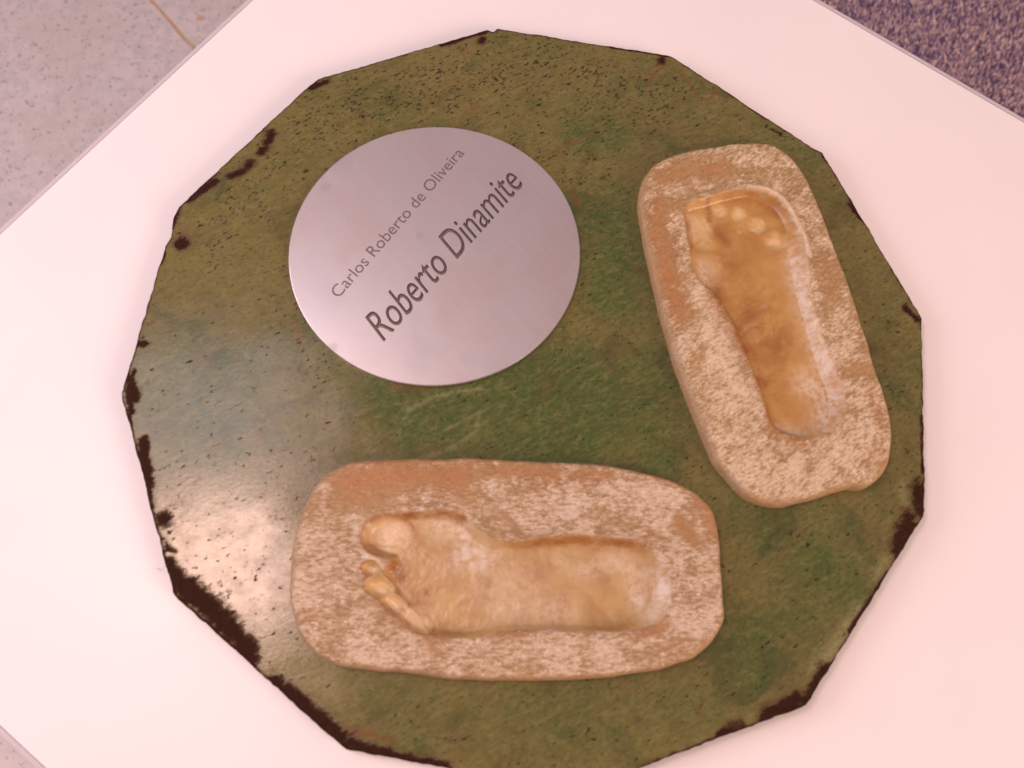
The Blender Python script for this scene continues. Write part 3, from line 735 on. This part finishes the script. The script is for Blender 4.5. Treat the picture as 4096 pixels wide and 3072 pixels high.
footprint_slab('footprint_slab', 'upright tan clay slab with right footprint, beside the round metal plaque', SLAB_A, FOOT_A, TOES_A, PADS_A, BARE_A, BLOOM_A, RIDGE_A, AMBER_SHADE_A, CREAM_SHEEN_A, GENTLE_A, BEVEL_A, M_CLAY_A, 50)
footprint_slab('footprint_slab', 'sideways tan clay slab with left footprint, toes pointing left, below the round metal plaque', SLAB_B, FOOT_B, TOES_B, PADS_B, BARE_B, BLOOM_B, RIDGE_B, AMBER_SHADE_B, CREAM_SHEEN_B, GENTLE_B, BEVEL_B, M_CLAY_B, 70, 8.0, True)

# ------------------------------------------------------------------ the engraved round plaque
PC, PR, PT = np.array((-79.0, 113.0)), 138.0, 4.0


def text_mesh(body, shear, offset):
    c = bpy.data.curves.new('lettering', 'FONT')
    c.body = body; c.size = 1.0; c.shear = shear; c.offset = offset; c.resolution_u = 5; c.fill_mode = 'FRONT'
    o = bpy.data.objects.new('lettering', c)
    COL.objects.link(o)
    bpy.context.view_layer.update()
    ev = o.evaluated_get(bpy.context.evaluated_depsgraph_get())
    me = ev.to_mesh()
    V = np.array([v.co[:2] for v in me.vertices]); Fs = [tuple(p.vertices) for p in me.polygons]
    ev.to_mesh_clear()
    bpy.data.objects.remove(o); bpy.data.curves.remove(c)
    return V, Fs


def loops_of(V, Fs):
    cnt = {}
    key = {}
    idx = [key.setdefault((round(x, 5), round(y, 5)), i) for i, (x, y) in enumerate(V)]
    for f in Fs:
        f = [idx[i] for i in f]
        for a, b in zip(f, f[1:] + f[:1]):
            if (b, a) in cnt: del cnt[(b, a)]
            else: cnt[(a, b)] = 1
    nxt = {a: b for a, b in cnt}
    out = []
    while nxt:
        s, b = next(iter(nxt.items())); L = []
        a = s
        while a in nxt:
            L.append(a); a = nxt.pop(a)
        if len(L) > 2: out.append(np.array([V[i] for i in L]))
    return out


def line_of_letters(body, start, end, em_h, shear, offset):
    """letters of one engraved line: list of lists of loops in plaque mm"""
    start, end = np.array(start), np.array(end)
    u = (end - start) / np.linalg.norm(end - start); n = np.array((-u[1], u[0]))
    V, _ = text_mesh(body, shear, offset)
    x0, wid = V[:, 0].min(), V[:, 0].max() - V[:, 0].min()
    sx = np.linalg.norm(end - start) / wid
    letters = []
    for i, ch in enumerate(body):
        if ch == ' ': continue
        rightx = text_mesh(body[:i + 1], shear, offset)[0][:, 0].max()
        V, Fs = text_mesh(ch, shear, offset)
        V = V + np.array((rightx - V[:, 0].max(), 0))
        ls = []
        for L in loops_of(V, Fs):
            ls.append(start + ((L[:, :1] - x0) * sx) * u + (L[:, 1:] * em_h) * n)
        letters.append((ch, ls))
    return letters


BIG = line_of_letters('Roberto Dinamite', (-132.9, 22.6), (15.0, 177.5), 43.0, .40, .001)
SMALL = line_of_letters('Carlos Roberto de Oliveira', (-171.5, 70.5), (-41.0, 216.5), 17.4, .06, -.002)

# top sheet with the letters cut through it
circ = [PC + (PR - .9) * np.array((math.cos(a), math.sin(a))) for a in np.linspace(0, 2 * math.pi, 160, endpoint=False)]
pts, edges = [], []


def add_loop(L):
    s = len(pts)
    pts.extend(Vector((float(p[0]), float(p[1]))) for p in L)
    edges.extend((s + i, s + (i + 1) % len(L)) for i in range(len(L)))


add_loop(circ)
for ch, ls in BIG + SMALL:
    for L in ls: add_loop(L)
vo, eo, fo, *_ = delaunay_2d_cdt(pts, edges, [], 1, 1e-5)
VO = np.array([(v.x, v.y) for v in vo])
cent = np.array([VO[list(f)].mean(0) for f in fo])


def parity(C, loops):
    tot = np.zeros(len(C), int)
    for L in loops:
        A = np.array(L); B = np.roll(A, -1, 0)
        c = ((A[:, 1] > C[:, 1:2]) != (B[:, 1] > C[:, 1:2])) & (C[:, 0:1] < (B[:, 0] - A[:, 0]) * (C[:, 1:2] - A[:, 1]) / (B[:, 1] - A[:, 1] + 1e-12) + A[:, 0])
        tot += c.sum(1)
    return tot % 2 == 1


inside_circle = ((cent - PC) ** 2).sum(1) < (PR - .9) ** 2
cut = np.zeros(len(fo), bool)
for ch, ls in BIG + SMALL: cut |= parity(cent, ls)
top_f = [tuple(f) for f, a, b in zip(fo, inside_circle, cut) if a and not b]
vt = [((x - PC[0]) / 1000, (y - PC[1]) / 1000, PT / 1000) for x, y in VO]
# bevelled rim and wall
rings = [(PR - .9, PT), (PR - .25, PT - .25), (PR, PT - .9), (PR, .05)]
s0 = len(vt)
for rr, zz in rings:
    for a in np.linspace(0, 2 * math.pi, 160, endpoint=False):
        vt.append((rr * math.cos(a) / 1000, rr * math.sin(a) / 1000, zz / 1000))
for q in range(3):
    for i in range(160):
        j = (i + 1) % 160
        top_f.append((s0 + q * 160 + i, s0 + (q + 1) * 160 + i, s0 + (q + 1) * 160 + j, s0 + q * 160 + j))
plaque = mesh_obj('name_plaque', vt, top_f, M_METAL)
plaque.location = (PC[0] / 1000, PC[1] / 1000, .0006)
tag(plaque, 'round brushed metal plaque engraved with a name, fixed to the green plate', 'plaque')


def letter(ch, ls, w, dep, m_wall, m_bed):
    v, f, mi = [], [], []
    for L in ls:
        area2 = (L[:, 0] * np.roll(L[:, 1], -1) - np.roll(L[:, 0], -1) * L[:, 1]).sum()
        t = np.roll(L, -1, 0) - np.roll(L, 1, 0)
        t /= np.linalg.norm(t, axis=1)[:, None] + 1e-9
        inn = np.c_[-t[:, 1], t[:, 0]]          # letter lies to the left of its face-ordered loops
        n = len(L); s = len(v)
        for (x, y), (a, b) in zip(L, inn):
            v.append((x, y, PT)); v.append((x + a * w, y + b * w, PT - dep))
        for i in range(n):
            j = (i + 1) % n
            f.append((s + 2 * i, s + 2 * i + 1, s + 2 * j + 1, s + 2 * j)); mi.append(0)
    s = len(v)
    pl, el = [], []
    for L in ls:
        q = len(pl)
        pl.extend(Vector((float(a), float(b))) for a, b in L); el.extend((q + i, q + (i + 1) % len(L)) for i in range(len(L)))
    a, _, tri, *_ = delaunay_2d_cdt(pl, el, [], 1, 1e-5)
    C = np.array([np.mean([(a[i].x, a[i].y) for i in t], axis=0) for t in tri])
    keep = parity(C, ls)
    v.extend((p.x, p.y, PT - dep + .02) for p in a)
    for t, k in zip(tri, keep):
        if k: f.append(tuple(s + i for i in t)); mi.append(1)
    o = mesh_obj('letter', [((x - PC[0]) / 1000, (y - PC[1]) / 1000, z / 1000) for x, y, z in v], f, [m_wall, m_bed], plaque)
    o.data.polygons.foreach_set('material_index', mi)


for ch, ls in BIG: letter(ch, ls, .82, 1.3, M_GROOVE, M_FLOORLET)
for ch, ls in SMALL: letter(ch, ls, .32, .35, M_GROOVE_PALE, M_FLOORLET_PALE)

# ------------------------------------------------------------------ a stray fibre at the rim
cu = FIBRE
fv, ff = [], []
path = smooth_loop(cu + cu[-2:0:-1], 40)[:21]
for i, (x, y) in enumerate(path):
    rr = .22 * (1 - i / 26)
    for q in range(4):
        a = q * math.pi / 2
        fv.append(((x + rr * math.cos(a) * .7) / 1000, (y + rr * math.cos(a) * .7) / 1000, (-14.4 + 13.9 * (1 - i / 20) ** 2 + rr * math.sin(a)) / 1000))
for i in range(20):
    for q in range(4):
        r = (q + 1) % 4
        ff.append((i * 4 + q, i * 4 + r, i * 4 + 4 + r, i * 4 + 4 + q))
ff += [(3, 2, 1, 0), (80, 81, 82, 83)]
fib = mesh_obj('loose_fibre', fv, ff, M_GROOVE, None, True)
tag(fib, 'thin dark fibre sticking out at the lower left rim of the green plate', 'fibre')
